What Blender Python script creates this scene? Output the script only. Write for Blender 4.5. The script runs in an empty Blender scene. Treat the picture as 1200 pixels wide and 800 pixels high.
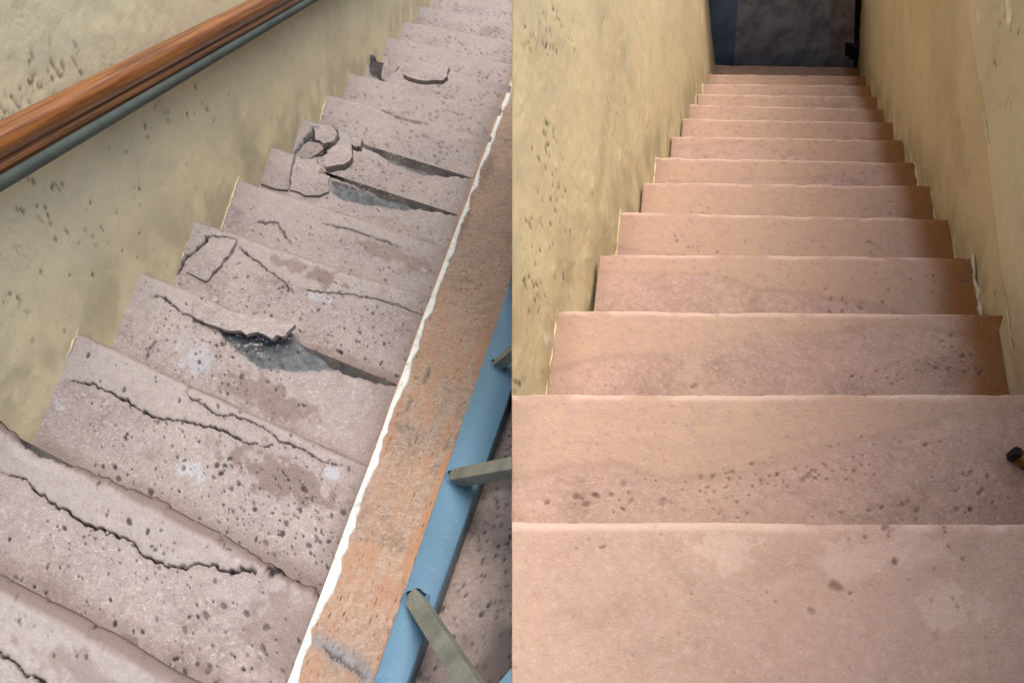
import bpy, bmesh, math, random
import numpy as np
from mathutils import Vector
random.seed(7)
scene = bpy.context.scene
rng = np.random.default_rng(11)

# ------------------------------------------------------------------ camera
TH = math.radians(60)
cam_d = bpy.data.cameras.new('camera'); cam = bpy.data.objects.new('camera', cam_d)
scene.collection.objects.link(cam); scene.camera = cam
cam.location = (0, 0, 0); cam.rotation_euler = (math.radians(90) - TH, 0, 0)
cam_d.sensor_width = 36; cam_d.lens = 30; cam_d.clip_start = .02; cam_d.clip_end = 500

# ------------------------------------------------------------------ light
SUN_EL, SUN_AZ = math.radians(66), math.radians(30)     # azimuth clockwise from +Y
w = bpy.data.worlds.new('World'); scene.world = w; w.use_nodes = True
nt = w.node_tree
sky = nt.nodes.new('ShaderNodeTexSky'); sky.sky_type = 'NISHITA'; sky.sun_disc = False
sky.sun_elevation = SUN_EL; sky.sun_rotation = SUN_AZ; sky.dust_density = 4.0; sky.air_density = 1.0; sky.ozone_density = .6
bg = nt.nodes['Background']; bg.inputs['Strength'].default_value = .15
nt.links.new(sky.outputs[0], bg.inputs[0])
sd = bpy.data.lights.new('sun', 'SUN'); sd.energy = .7; sd.angle = math.radians(50); sd.color = (1, .93, .82)
sun = bpy.data.objects.new('sun', sd); scene.collection.objects.link(sun)
dvec = Vector((math.sin(SUN_AZ)*math.cos(SUN_EL), math.cos(SUN_AZ)*math.cos(SUN_EL), math.sin(SUN_EL)))
sun.rotation_euler = dvec.to_track_quat('Z', 'Y').to_euler()
scene.view_settings.view_transform = 'Standard'; scene.view_settings.look = 'None'
scene.view_settings.exposure = 1.05; scene.view_settings.gamma = 1
scene.render.engine = 'CYCLES'

# ------------------------------------------------------------------ measuring
F = np.array([0, math.cos(TH), -math.sin(TH)]); UP = np.array([0, math.sin(TH), math.cos(TH)]); R = np.array([1., 0, 0])
Z = np.array([0, 0, 1.])
def ray(x, y): return R*(x-600) + UP*(400-y) + F*1000
def onz(x, y, z): r = ray(x, y); return r*z/r[2]
def onplane(x, y, P, N): r = ray(x, y); return r*((P@N)/(r@N))
def unit(v): v = np.asarray(v, float); return v/np.linalg.norm(v)

def nosings(tips, ends, s, ref, width):
    """the nosing line of every step: A at the left wall, B at the right side"""
    S = unit(ray(*s)); A0 = onz(*tips[ref], -1.)
    As, Bs = [], []
    for t, e in zip(tips, ends):
        n = np.cross(ray(*t), R); A = A0 - S*(A0@n)/(S@n)
        As.append(A); Bs.append(onz(*e, A[2]))
    As, Bs = np.array(As), np.array(Bs)
    k = width/np.median(np.linalg.norm(As-Bs, axis=1))
    return As*k, Bs*k, S, unit(S*[1, 1, 0])

tipsL = [(-125,600),(-5,484),(93,387),(171,316),(234,257),(286,208),(323,171),(357,137),(388,109),(414,84),(437,62),(457,42),(475,24),(492,6),(507,-10),(521,-25)]
endsL = [(330,850),(378,684),(433,545),(466,437),(502,345),(527,288),(545,243),(560,200),(575,158),(587,124),(598,98),(608,75),(617,50),(626,28),(636,8),(645,-9)]
AL, BL, SL, ShL = nosings(tipsL, endsL, (713,-204), 2, .86)
tipsR = [(446,609),(568,461),(653,363),(695,297),(727,248),(750,213),(771,184),(787,159),(800,139),(809,122),(816,110),(821,98),(825,87),(829,76)]
endsR = [(1300,613),(1213,461),(1175,368),(1137,301),(1112,256),(1090,217),(1072,190),(1058,164),(1048,143),(1038,128),(1029,113),(1022,100),(1016,89),(1009,79)]
AR, BR, SR, ShR = nosings(tipsR, endsR, (925,-60), 2, 1.15)

ER = unit(ray(880, -1332)*[1, 1, 0]); backR = -ER       # edges of the pink treads run this way
# ------------------------------------------------------------------ noise
def vnoise(x, y, seed=0):
    r = np.random.default_rng(seed); T = r.random((256, 256))
    xi = np.floor(x).astype(int); yi = np.floor(y).astype(int); fx = x-xi; fy = y-yi
    fx = fx*fx*(3-2*fx); fy = fy*fy*(3-2*fy)
    g = lambda a, b: T[a & 255, b & 255]
    return (g(xi,yi)*(1-fx)+g(xi+1,yi)*fx)*(1-fy) + (g(xi,yi+1)*(1-fx)+g(xi+1,yi+1)*fx)*fy
def fbm(x, y, seed=0, o=4):
    s = 0; a = .5; t = 0
    for k in range(o):
        s = s+a*vnoise(x*2**k, y*2**k, seed+k*17); t += a; a *= .5
    return s/t
def sstep(a, b, x): t = np.clip((x-a)/(b-a), 0, 1); return t*t*(3-2*t)
def dist_poly(X, Y, pts):
    """distance to a polyline and the position 0..1 along it"""
    D = np.full(X.shape, 9.); T = np.zeros(X.shape); n = len(pts)-1
    for k in range(n):
        (ax, ay), (bx, by) = pts[k], pts[k+1]; vx, vy = bx-ax, by-ay
        t = np.clip(((X-ax)*vx+(Y-ay)*vy)/(vx*vx+vy*vy+1e-12), 0, 1)
        d = np.hypot(X-ax-t*vx, Y-ay-t*vy); m = d < D; D[m] = d[m]; T[m] = (k+t[m])/n
    return D, T
def inside(X, Y, pts):
    ins = np.zeros(X.shape, bool); n = len(pts)
    for k in range(n):
        (ax, ay), (bx, by) = pts[k], pts[(k+1) % n]
        if ay == by: continue
        c = ((ay > Y) != (by > Y)) & (X < (bx-ax)*(Y-ay)/(by-ay)+ax); ins ^= c
    return ins

# ------------------------------------------------------------------ materials
class NB:
    def __init__(s, name):
        s.m = bpy.data.materials.new(name); s.m.use_nodes = True; s.t = s.m.node_tree
        s.b = s.t.nodes['Principled BSDF']; s.co = s.t.nodes.new('ShaderNodeTexCoord').outputs['Object']
    def n(s, k): return s.t.nodes.new(k)
    def l(s, a, b): s.t.links.new(a, b)
    def noise(s, scale, detail=4, rough=.6, vec=None, dist=0):
        n = s.n('ShaderNodeTexNoise'); n.inputs['Scale'].default_value = scale; n.inputs['Detail'].default_value = detail
        n.inputs['Roughness'].default_value = rough; n.inputs['Distortion'].default_value = dist; s.l(vec or s.co, n.inputs['Vector']); return n.outputs['Fac']
    def ramp(s, f, a, b, c0=0., c1=1.):
        n = s.n('ShaderNodeMapRange'); n.interpolation_type = 'SMOOTHSTEP'; s.l(f, n.inputs['Value'])
        for i, v in zip(('From Min','From Max','To Min','To Max'), (a,b,c0,c1)): n.inputs[i].default_value = v
        return n.outputs[0]
    def attr(s, name):
        n = s.n('ShaderNodeAttribute'); n.attribute_name = name; return n.outputs['Fac']
    def math(s, op, a, b):
        n = s.n('ShaderNodeMath'); n.operation = op
        for i, v in enumerate((a, b)):
            if isinstance(v, (int, float)): n.inputs[i].default_value = v
            else: s.l(v, n.inputs[i])
        return n.outputs[0]
    def mix(s, f, a, b, mode='MIX'):
        n = s.n('ShaderNodeMix'); n.data_type = 'RGBA'; n.blend_type = mode
        for i, v in ((0, f), (6, a), (7, b)):
            if isinstance(v, (int, float)): n.inputs[i].default_value = v
            elif isinstance(v, tuple): n.inputs[i].default_value = (*v, 1)
            else: s.l(v, n.inputs[i])
        return n.outputs[2]
    def done(s, col, rough=.85, bumps=(), spec=.3):
        if isinstance(col, tuple): s.b.inputs['Base Color'].default_value = (*col, 1)
        else: s.l(col, s.b.inputs['Base Color'])
        if isinstance(rough, float): s.b.inputs['Roughness'].default_value = rough
        else: s.l(rough, s.b.inputs['Roughness'])
        s.b.inputs['Specular IOR Level'].default_value = spec
        prev = None
        for f, st, ds in bumps:
            n = s.n('ShaderNodeBump'); n.inputs['Strength'].default_value = st; n.inputs['Distance'].default_value = ds
            s.l(f, n.inputs['Height'])
            if prev: s.l(prev, n.inputs['Normal'])
            prev = n.outputs[0]
        if prev: s.l(prev, s.b.inputs['Normal'])
        return s.m
def lin(r, g, b):
    f = lambda c: (c/255/12.92) if c/255 <= .04045 else ((c/255+.055)/1.055)**2.4
    return (f(r), f(g), f(b))

def concrete(name, base, base2, brown, smoothc, subc, darkc, paint_highlightc, ochre, stain=.5, chips=(.62,.60,.57), grain=.1):
    m = NB(name)
    c = m.mix(m.ramp(m.noise(3.2, 5, .62), .35, .68), base, base2)
    c = m.mix(m.math('MULTIPLY', m.ramp(m.noise(6.5, 6, .7, dist=.6), .50, .70), stain), c, brown)
    c = m.mix(m.math('MULTIPLY', m.ramp(m.noise(38, 4, .7), .45, .75), .35), c, brown)
    c = m.mix(m.math('MULTIPLY', m.ramp(m.noise(120, 3, .7), .52, .72), .40), c, chips)
    c = m.mix(m.math('MULTIPLY', m.ramp(m.noise(170, 3, .7), .55, .72), .35), c, brown)
    c = m.mix(m.math('MULTIPLY', m.ramp(m.noise(60, 5, .75), .42, .62), grain), c, chips)
    c = m.mix(m.attr('smooth'), c, m.mix(m.ramp(m.noise(45, 6, .8), .35, .75), smoothc, base2))
    c = m.mix(m.attr('grime_shade'), c, brown)
    c = m.mix(m.attr('ochre'), c, ochre)
    c = m.mix(m.attr('paint_highlight'), c, paint_highlightc)
    c = m.mix(m.attr('sub'), c, m.mix(m.ramp(m.noise(40, 5, .7), .3, .7), subc, tuple(x*1.9 for x in subc)))
    c = m.mix(m.attr('dark'), c, darkc)
    return m.done(c, .88, [(m.noise(240, 4, .7), .35, .004), (m.noise(30, 5, .65), .35, .01), (m.noise(110, 4, .7), .3, .005)])

M = {}
M['before'] = concrete('worn_grey_concrete', lin(164,154,152), lin(150,141,141), lin(118,102,96), lin(168,161,157), lin(84,88,92), lin(50,47,48), lin(182,192,206), lin(150,120,90), .5)
M['curb'] = concrete('rusty_terrazzo', lin(160,134,114), lin(138,122,108), lin(100,90,82), lin(165,135,112), lin(96,104,112), lin(58,46,42), lin(200,200,200), lin(160,122,94), .7, (.50,.40,.34), .3)
M['terrazzo'] = concrete('brown_terrazzo', lin(158,142,134), lin(138,127,120), lin(104,94,88), lin(138,122,114), lin(84,88,92), lin(46,42,42), lin(200,200,200), lin(160,128,92), .6, (.45,.38,.34), .3)
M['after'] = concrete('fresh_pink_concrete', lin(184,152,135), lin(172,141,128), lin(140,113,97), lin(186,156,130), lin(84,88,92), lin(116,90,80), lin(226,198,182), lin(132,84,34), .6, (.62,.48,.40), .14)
m = NB('step_core'); M['core'] = m.done(m.mix(m.ramp(m.noise(12, 6, .7), .3, .7), lin(64,62,64), lin(104,98,96)), .95, [(m.noise(60, 6, .75), .8, .02)])
m = NB('broken_overlay'); 
M['chunk'] = m.done(m.mix(m.ramp(m.noise(14, 6, .7), .35, .65), lin(172,164,165), lin(142,134,134)), .9, [(m.noise(90, 6, .75), .6, .01)])

def plaster(name, a, b, c_, stainc, blot):
    m = NB(name)
    c = m.mix(m.ramp(m.noise(1.1, 4, .6), .35, .65), a, b)
    c = m.mix(m.math('MULTIPLY', m.ramp(m.noise(4.5, 6, .7, dist=.5), .48, .72), blot), c, c_)
    c = m.mix(m.math('MULTIPLY', m.ramp(m.noise(55, 5, .75), .56, .70), .35), c, stainc)
    hl = m.math('ABSOLUTE', m.math('SUBTRACT', m.noise(7, 3, .6, dist=1.2), .5), 0)
    hm = m.ramp(m.noise(2.3, 4, .6), .50, .62)
    c = m.mix(m.math('MULTIPLY', m.math('MULTIPLY', m.ramp(hl, .002, .008, 1, 0), hm), .55), c, stainc)
    fl = m.ramp(m.noise(26, 6, .8, dist=.3), .60, .64)
    c = m.mix(m.math('MULTIPLY', m.math('MULTIPLY', fl, m.ramp(m.noise(3.1, 3, .6), .45, .6)), .45), c, lin(226,218,190))
    c = m.mix(m.attr('pale'), c, lin(232,226,204))
    c = m.mix(m.attr('grime_shade'), c, stainc)
    c = m.mix(m.attr('dark'), c, lin(84,74,54))
    return m.done(c, .8, [(m.noise(70, 6, .7), .35, .004), (m.noise(11, 4, .6, dist=.3), .3, .012)], .35)
M['plaster_before'] = plaster('cream_grey_plaster', lin(228,217,178), lin(214,204,168), lin(190,184,160), lin(170,160,134), .4)
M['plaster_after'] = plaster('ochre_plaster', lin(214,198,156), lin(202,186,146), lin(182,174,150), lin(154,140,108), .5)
M['plaster_after_shaded'] = plaster('ochre_plaster_shaded', lin(200,182,144), lin(188,170,132), lin(172,158,128), lin(144,128,98), .5)  # same plaster, with the weaker light on this side put into its colour

m = NB('varnished_wood'); mp = m.n('ShaderNodeMapping'); mp.inputs['Scale'].default_value = (1, 1, 1); m.l(m.attr('along'), mp.inputs['Vector'])
gc = m.n('ShaderNodeCombineXYZ'); m.l(m.attr('along'), gc.inputs[0]); m.l(m.attr('across'), gc.inputs[1])
g = m.noise(1, 6, .65, gc.outputs[0], .4)
M['wood'] = m.done(m.mix(m.ramp(g, .35, .66), lin(150,96,50), lin(92,54,28)), m.ramp(g, .3, .7, .28, .42), [(g, .15, .002)], .5)
m = NB('green_grey_metal'); M['green'] = m.done(m.mix(m.ramp(m.noise(9, 5, .7), .35, .7), lin(96,106,98), lin(80,88,82)), .6, [(m.noise(120, 3), .1, .002)])
m = NB('blue_paint')
c = m.mix(m.ramp(m.noise(3, 4, .6), .35, .7), lin(96,132,156), lin(82,114,134))
c = m.mix(m.math('MULTIPLY', m.ramp(m.noise(22, 6, .75), .55, .72), .5), c, lin(120,156,178))
c = m.mix(m.ramp(m.noise(60, 5, .8), .68, .74), c, lin(84,66,54))
M['blue'] = m.done(c, .42, [(m.noise(35, 5, .7), .3, .004)], .45)
m = NB('grey_bar_paint'); c = m.mix(m.ramp(m.noise(12, 5, .7), .35, .7), lin(128,130,118), lin(100,104,95))
c = m.mix(m.ramp(m.noise(40, 5, .8), .64, .7), c, lin(96,70,48)); M['bar'] = m.done(c, .5, [(m.noise(60, 5, .7), .3, .003)])
m = NB('white_paint'); c = m.mix(m.ramp(m.noise(30, 6, .75), .48, .72), lin(214,216,212), lin(168,165,158)); M['white'] = m.done(c, .7, [(m.noise(70, 5, .7), .6, .006)])
def flat(name, a, b, sc=12, rough=.7):
    m = NB(name); c = m.mix(m.ramp(m.noise(sc, 6, .7), .35, .65), a, b)
    c = m.mix(m.math('MULTIPLY', m.ramp(m.noise(sc*5, 5, .8), .58, .7), .4), c, tuple(min(1, x*2.2) for x in b))
    return m.done(c, rough, [(m.noise(sc*6, 5, .7), .3, .006)])
M['door_grey'] = flat('scuffed_grey_paint', lin(166,174,192), lin(112,120,140), 5)
M['door_blue'] = flat('dark_blue_paint', lin(112,136,172), lin(84,108,144), 6)
M['door_brown'] = flat('dark_brown_wood', lin(158,154,156), lin(112,108,112), 6)
M['iron'] = flat('black_iron', lin(34,26,24), lin(22,18,18), 20)
M['brass'] = flat('rusty_amber_metal', lin(150,100,40), lin(84,54,26), 60)
M['ground'] = flat('ground_concrete', lin(120,114,106), lin(100,96,90), 2, .9)
M['partition'] = flat('partition_board', lin(160,158,148), lin(140,138,130), 8, .8)

# ------------------------------------------------------------------ object helpers
def link(o, parent=None):
    scene.collection.objects.link(o)
    if parent:
        o.parent = parent
        if o.type == 'MESH': o.data.transform(__import__('mathutils').Matrix.Translation(-base_of(parent)))
    return o
def base_of(p):
    v = Vector(p.location)
    while p.parent: p = p.parent; v += Vector(p.location)
    return v
def thing(name, label, cat, loc, group=None):
    o = bpy.data.objects.new(name, None); scene.collection.objects.link(o); o.location = tuple(loc); o.empty_display_size = .1
    o['label'] = label; o['category'] = cat
    if group: o['group'] = group
    return o
def tag(o, label=None, cat=None, group=None, kind=None):
    for k, v in (('label', label), ('category', cat), ('group', group), ('kind', kind)):
        if v: o[k] = v
    return o
def mesh(name, V, Fc, mat, parent=None, attrs=None, clip=0, smooth=True):
    """clip -1 keeps x<0, +1 keeps x>0: the two stairwells end at the thin partition between them"""
    V = np.array(V, float); Fc = np.array(Fc, int) if not isinstance(Fc, list) else Fc
    if clip:
        e = .0005; bad = (V[:,0]*clip < e)
        if isinstance(Fc, np.ndarray):
            Fc = Fc[~bad[Fc].all(1)]; V[bad, 0] = e*clip
    me = bpy.data.meshes.new(name)
    if isinstance(Fc, np.ndarray):
        used = np.unique(Fc); mp = np.full(len(V), -1); mp[used] = np.arange(len(used)); V = V[used]; Fc = mp[Fc]
        me.vertices.add(len(V)); me.vertices.foreach_set('co', V.ravel())
        k = Fc.shape[1]; me.loops.add(Fc.size); me.loops.foreach_set('vertex_index', Fc.ravel())
        me.polygons.add(len(Fc)); me.polygons.foreach_set('loop_start', np.arange(len(Fc))*k); me.polygons.foreach_set('loop_total', np.full(len(Fc), k))
        me.update(calc_edges=True); me.validate()
        for n, a in (attrs or {}).items():
            at = me.attributes.new(n, 'FLOAT', 'POINT'); at.data.foreach_set('value', np.clip(a.ravel()[used], 0, 1) if n not in ('along','across') else a.ravel()[used])
    else:
        me.from_pydata([tuple(v) for v in V], [], [tuple(f) for f in Fc]); me.update()
        if clip and bad.any():
            bm = bmesh.new(); bm.from_mesh(me)
            bmesh.ops.bisect_plane(bm, geom=bm.verts[:]+bm.edges[:]+bm.faces[:], dist=1e-6, plane_co=(.0005*clip, 0, 0), plane_no=(clip, 0, 0), clear_inner=True)
            bm.to_mesh(me); bm.free()
    me.materials.append(mat)
    if smooth: me.polygons.foreach_set('use_smooth', np.ones(len(me.polygons), bool))
    o = bpy.data.objects.new(name, me); return link(o, parent)
def grid_faces(nr, nc):
    i = np.arange(nr*nc).reshape(nr, nc)
    return np.stack([i[:-1,:-1], i[:-1,1:], i[1:,1:], i[1:,:-1]], -1).reshape(-1, 4)

class Field:
    """height field over metres X (along) and Y (back from the nosing) with named wear and painted light layers"""
    def __init__(s, X, Y, cell):
        s.X, s.Y, s.cell = X, Y, cell; s.H = np.zeros(X.shape)
        s.a = {k: np.zeros(X.shape) for k in ('dark','smooth','sub','paint_highlight','ochre','grime_shade','pale')}
    def pits(s, n, dens, r0=.0035, r1=.007, depth=.003, dark=.9, seed=0, area=None):
        r = np.random.default_rng(seed); x0, x1, y0, y1 = area or (s.X.min(), s.X.max(), s.Y.min(), s.Y.max())
        xs = s.X[-1]; ys = s.Y[:, s.Y.shape[1]//2]
        for _ in range(n):
            px, py = r.uniform(x0, x1), r.uniform(y0, y1)
            if r.random() > dens(px, py): continue
            ra = max(r.uniform(r0, r1)*(.35+1.15*r.random()**2.2), s.cell*1.0); rb = max(ra*r.uniform(.5, 1), s.cell*.95); an = r.uniform(0, math.pi)
            R_ = ra*1.8
            j0, j1 = np.searchsorted(xs, [px-R_, px+R_]); i0, i1 = np.searchsorted(ys, [py-R_, py+R_])
            if j1-j0 < 1 or i1-i0 < 1: continue
            i0 = max(0, i0-2); i1 += 2
            X = s.X[i0:i1, j0:j1]-px; Y = s.Y[i0:i1, j0:j1]-py
            q = np.hypot((X*math.cos(an)+Y*math.sin(an))/ra, (-X*math.sin(an)+Y*math.cos(an))/rb)
            ta = np.arctan2(Y, X); q = q*(1+.10*np.sin(2*ta+an*5)+.09*np.sin(5*ta+an*11))
            k = 1-sstep(.6, 1.25, q); s.H[i0:i1, j0:j1] -= k*depth*r.uniform(.5, 1.2)
            s.a['dark'][i0:i1, j0:j1] = np.maximum(s.a['dark'][i0:i1, j0:j1], k*dark*r.uniform(.45, 1))
    def crack(s, pts, wd=.003, depth=.012, dark=1., lift=0):
        D, T = dist_poly(s.X+(fbm(s.X*70, s.Y*70, 5, 4)-.5)*.018, s.Y+(fbm(s.X*70, s.Y*70, 9, 4)-.5)*.018, pts)
        wd = wd*.62; ww = max(wd, s.cell*.7)*(.45+.9*fbm(T*9, T*0+3, 3, 2))*np.minimum(1, 4*np.minimum(T, 1-T)+.35)
        k = 1-sstep(ww*.5, ww*1.25, D); s.H -= depth*k; s.a['dark'] = np.maximum(s.a['dark'], k*dark*min(1, wd/s.cell+.2))
        s.a['grime_shade'] = np.maximum(s.a['grime_shade'], .35*(1-sstep(0, .016, D)))
    def blob(s, layer, x, y, rx, ry, v=1., seed=0):
        q = np.hypot((s.X-x)/rx, (s.Y-y)/ry)+(fbm(s.X*45, s.Y*45, seed, 4)-.5)*1.6
        s.a[layer] = np.maximum(s.a[layer], v*(1-sstep(.5, 1.0, q)))
    def area(s, layer, pts, v=1., dh=0., rough=0., soft=.012):
        jx = s.X+(fbm(s.X*50, s.Y*50, 31, 3)-.5)*soft*1.6; jy = s.Y+(fbm(s.X*50, s.Y*50, 37, 3)-.5)*soft*1.6
        ins = inside(jx, jy, pts); k = ins.astype(float)
        if layer: s.a[layer] = np.maximum(s.a[layer], k*v)
        s.H += k*(dh+rough*(fbm(s.X*70, s.Y*70, 41, 4)-.5)); return ins

def slab(name, par, A, B, back, depth, cell, mat, wear, thick=.04, rad=.012, edge=None, clip=0, ext=(.006, .006), seed=0, wob=1.):
    """tread overlay: rounded nosing, front lip, both ends closed, wear carved in"""
    e = unit(B-A); A = A-e*ext[0]; B = B+e*ext[1]; Wd = np.linalg.norm(B-A)
    nu = int(Wd/cell); us = np.linspace(0, Wd, nu)
    a = np.linspace(0, math.pi/2, 5)[1:]
    prof = [(.010, -thick), (.004, -thick*.8), (0, -thick*.5), (0, -rad)] + [(rad-rad*math.cos(t), -rad+rad*math.sin(t)) for t in a]
    ds = np.arange(rad+cell, depth, cell); prof += [(d, 0) for d in ds]
    prof = np.array(prof); D0 = prof[:, 0][:, None]+0*us[None]; Z0 = prof[:, 1][:, None]+0*us[None]
    ed = (fbm(us*9, us*0+seed, 3+seed, 4)-.5)*.012*wob + (np.minimum(0, vnoise(us*55, us*0, seed+8)-.2))*-.02*wob
    if edge is not None: ed = ed+np.interp(us-ext[0], [p[0] for p in edge], [p[1] for p in edge])+ (np.interp(us-ext[0], [p[0] for p in edge], [p[1] for p in edge])>.004)*(fbm(us*40, us*0, 77, 3)-.5)*.02
    D = D0+ed[None]*(1-D0/depth)
    X = us[None]-ext[0]+0*D0
    f = Field(X, D, cell); wear(f)
    f.H += (fbm(X*4, D*4, seed+60, 4)-.5)*.010*wob + (fbm(X*40, D*40, seed+61, 3)-.5)*.0022*(.5+fbm(X*5, D*5, seed+62, 2))
    f.H -= .006*(1-sstep(0, .03, D0-prof[3, 0]))*sstep(.5, .8, fbm(X*14, X*0, seed+63, 3))
    P = A+e*(X+ext[0])[..., None]+back*D[..., None]+Z*(Z0+f.H)[..., None]
    # closed ends
    lo = P.copy()[:, :1]; lo[..., 2] = A[2]-thick; hi = P.copy()[:, -1:]; hi[..., 2] = A[2]-thick
    P = np.concatenate([lo, P, hi], 1); at = {k: np.concatenate([v[:, :1], v, v[:, -1:]], 1) for k, v in f.a.items()}
    nr, nc = P.shape[:2]
    return mesh(name, P.reshape(-1, 3), grid_faces(nr, nc), mat, par, at, clip)
def prism(name, pts, thick, mat, par=None, clip=0, up=Z, jag=0, seed=0, bev=.15, tilt=None):
    """a chunk with an outline, sloping broken sides and real thickness"""
    r = np.random.default_rng(seed); P = []
    for k in range(len(pts)):
        a, b = np.array(pts[k]), np.array(pts[(k+1) % len(pts)]); n = 3 if jag else 1
        for t in range(n): P.append(a+(b-a)*t/n+(r.normal(0, jag, 3)*[1, 1, .2] if jag and t else 0))
    P = np.array(P); c = P.mean(0); n = len(P)
    inn = c+(P-c)*(1-bev); V = np.concatenate([P-up*thick, P-up*thick*.3, inn, (c+(P-c)*(1-bev)*.5)])
    if jag: V[2*n:] += r.normal(0, jag*.25, (2*n, 3))*[0, 0, 1]
    Fc = [tuple(range(n))[::-1]]
    for q in range(3):
        for k in range(n): Fc.append((q*n+k, q*n+(k+1) % n, (q+1)*n+(k+1) % n, (q+1)*n+k))
    Fc.append(tuple(3*n+k for k in range(n)))
    return mesh(name, V, Fc, mat, par, None, clip, False)
def box(name, o, ax, ay, az, mat, par=None, clip=0, seg=1, bev=0):
    V = [o+ax*i+ay*j+az*k for k in (0, 1) for j in (0, 1) for i in (0, 1)]
    Fc = [(0,2,3,1),(4,5,7,6),(0,1,5,4),(2,6,7,3),(0,4,6,2),(1,3,7,5)]
    ob = mesh(name, V, Fc, mat, par, None, clip, False)
    if bev:
        md = ob.modifiers.new('edge', 'BEVEL'); md.width = bev; md.segments = 2
    return ob

def ud(px, A, B, back):
    """pixel on tread -> (metres along nosing, metres back)"""
    e = unit(B-A); P = onz(px[0], px[1], A[2])-A
    m = np.array([[e[0], back[0]], [e[1], back[1]]]); return tuple(np.linalg.solve(m, P[:2]))

# ------------------------------------------------------------------ BEFORE: broken grey flight
backL = -ShL
flightL = thing('concrete_staircase', 'grey cracked and speckled concrete stairs with broken nosings, beside the wooden handrail', 'staircase', AL[-1]+[0, 0, -.5])
crL = {1: [([(0,553),(30,563),(50,582),(62,590),(85,603),(100,615),(120,619),(135,626),(155,636),(165,648),(185,659),(197,664),(215,667),(232,660),(255,665),(272,671),(290,669),(305,672),(322,668),(340,667),(362,676),(384,690)], .0045),
           ([(312,664),(332,665),(350,673),(372,684),(390,694)], .013)],
       2: [([(80,447),(107,450),(130,459),(150,470),(162,479),(185,490),(200,491),(215,492),(230,497),(250,502),(275,510),(292,520),(318,522)], .0038),
           ([(219,445),(220,464),(240,476),(255,486),(275,488),(300,497),(318,507),(330,518),(355,528),(380,541),(400,545)], .0022)],
       3: [([(178,347),(192,348),(203,358),(216,368),(235,377),(258,384)], .003), ([(182,400),(170,420)], .005)],
       4: [([(248,276),(240,283),(228,295),(215,305),(208,322)], .009), ([(278,280),(270,297),(255,315),(242,331)], .006), ([(248,276),(278,280)], .002),
           ([(280,290),(305,310),(330,328),(345,345)], .002), ([(352,340),(400,345),(440,350),(478,362),(500,372)], .0025)],
       5: [([(300,260),(325,262),(340,285)], .002), ([(380,262),(430,275),(470,290)], .002)],
       6: [([(412,167),(413,185),(403,197),(382,200),(376,192)], .007), ([(347,182),(342,205),(338,222)], .004), ([(345,202),(375,203)], .003)],
       7: [([(372,176),(380,165),(395,160)], .008), ([(425,163),(412,166)], .006)],
       0: [([(-10,758),(12,772),(30,788),(48,800),(70,822)], .0045)], 8: [([(432,120),(470,140),(500,146)], .002)]}
subL = {3: [([(255,383),(290,386),(335,393),(348,398),(385,414),(408,424),(392,433),(340,434),(305,430),(280,412),(265,400)], -.016)],
        6: [([(388,211),(420,221),(460,229),(505,240),(480,246),(440,241),(405,235),(388,228)], -.014), ([(352,184),(378,172),(390,180),(376,190)], -.03)],
        7: [([(344,182),(350,172),(366,150),(394,150),(398,164),(378,182),(352,186)], -.045), ([(432,172),(470,182),(510,193),(545,196),(540,204),(500,206),(460,192)], -.014)],
        9: [([(470,86),(500,95),(545,98),(552,108),(520,112),(490,103)], -.012)],
        10: [([(430,66),(450,60),(462,80),(448,95),(434,88)], -.05)]}
paintL = {2: [(222,551,24,18,.75), (387,553,10,8,.8), (70,478,9,7,.6)], 3: [(232,425,26,26,.55), (215,405,10,10,.4)], 4: [(376,349,14,10,.6), (252,353,5,4,.9)], 7: [(549,146,14,6,.4)], 8: [(545,123,18,8,.5)]}
grimeL = {2: [(330,560,90,34,.7), (120,580,60,16,.3)], 3: [(310,465,70,26,.6), (430,440,50,20,.5)], 4: [(380,325,30,14,.75), (340,310,26,10,.6)], 5: [(470,300,60,14,.5), (470,263,50,10,.4)],
          1: [(150,750,22,14,.8), (330,740,60,70,.5), (250,620,80,20,.3)], 6: [(470,225,60,12,.3)], 8: [(560,150,40,14,.4)], 0: [(100,790,90,26,.5)]}
edgeL = {3: [(.45,0),(.53,.0),(.56,.035),(.70,.055),(.85,.04),(.93,0)],
         6: [(.20,0),(.26,.05),(.45,.065),(.70,.06),(.88,.03),(.93,0)],
         7: [(.22,0),(.26,.05),(.45,.075),(.70,.08),(.90,.02),(.93,0)],
         9: [(.30,0),(.50,.03),(.70,.04),(.80,0)], 4: [(.45,0),(.6,.01),(.9,0)],
         1: [(0,.0),(.12,.03),(.3,.01),(.6,.0),(.8,.01),(.9,.02)]}
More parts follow.
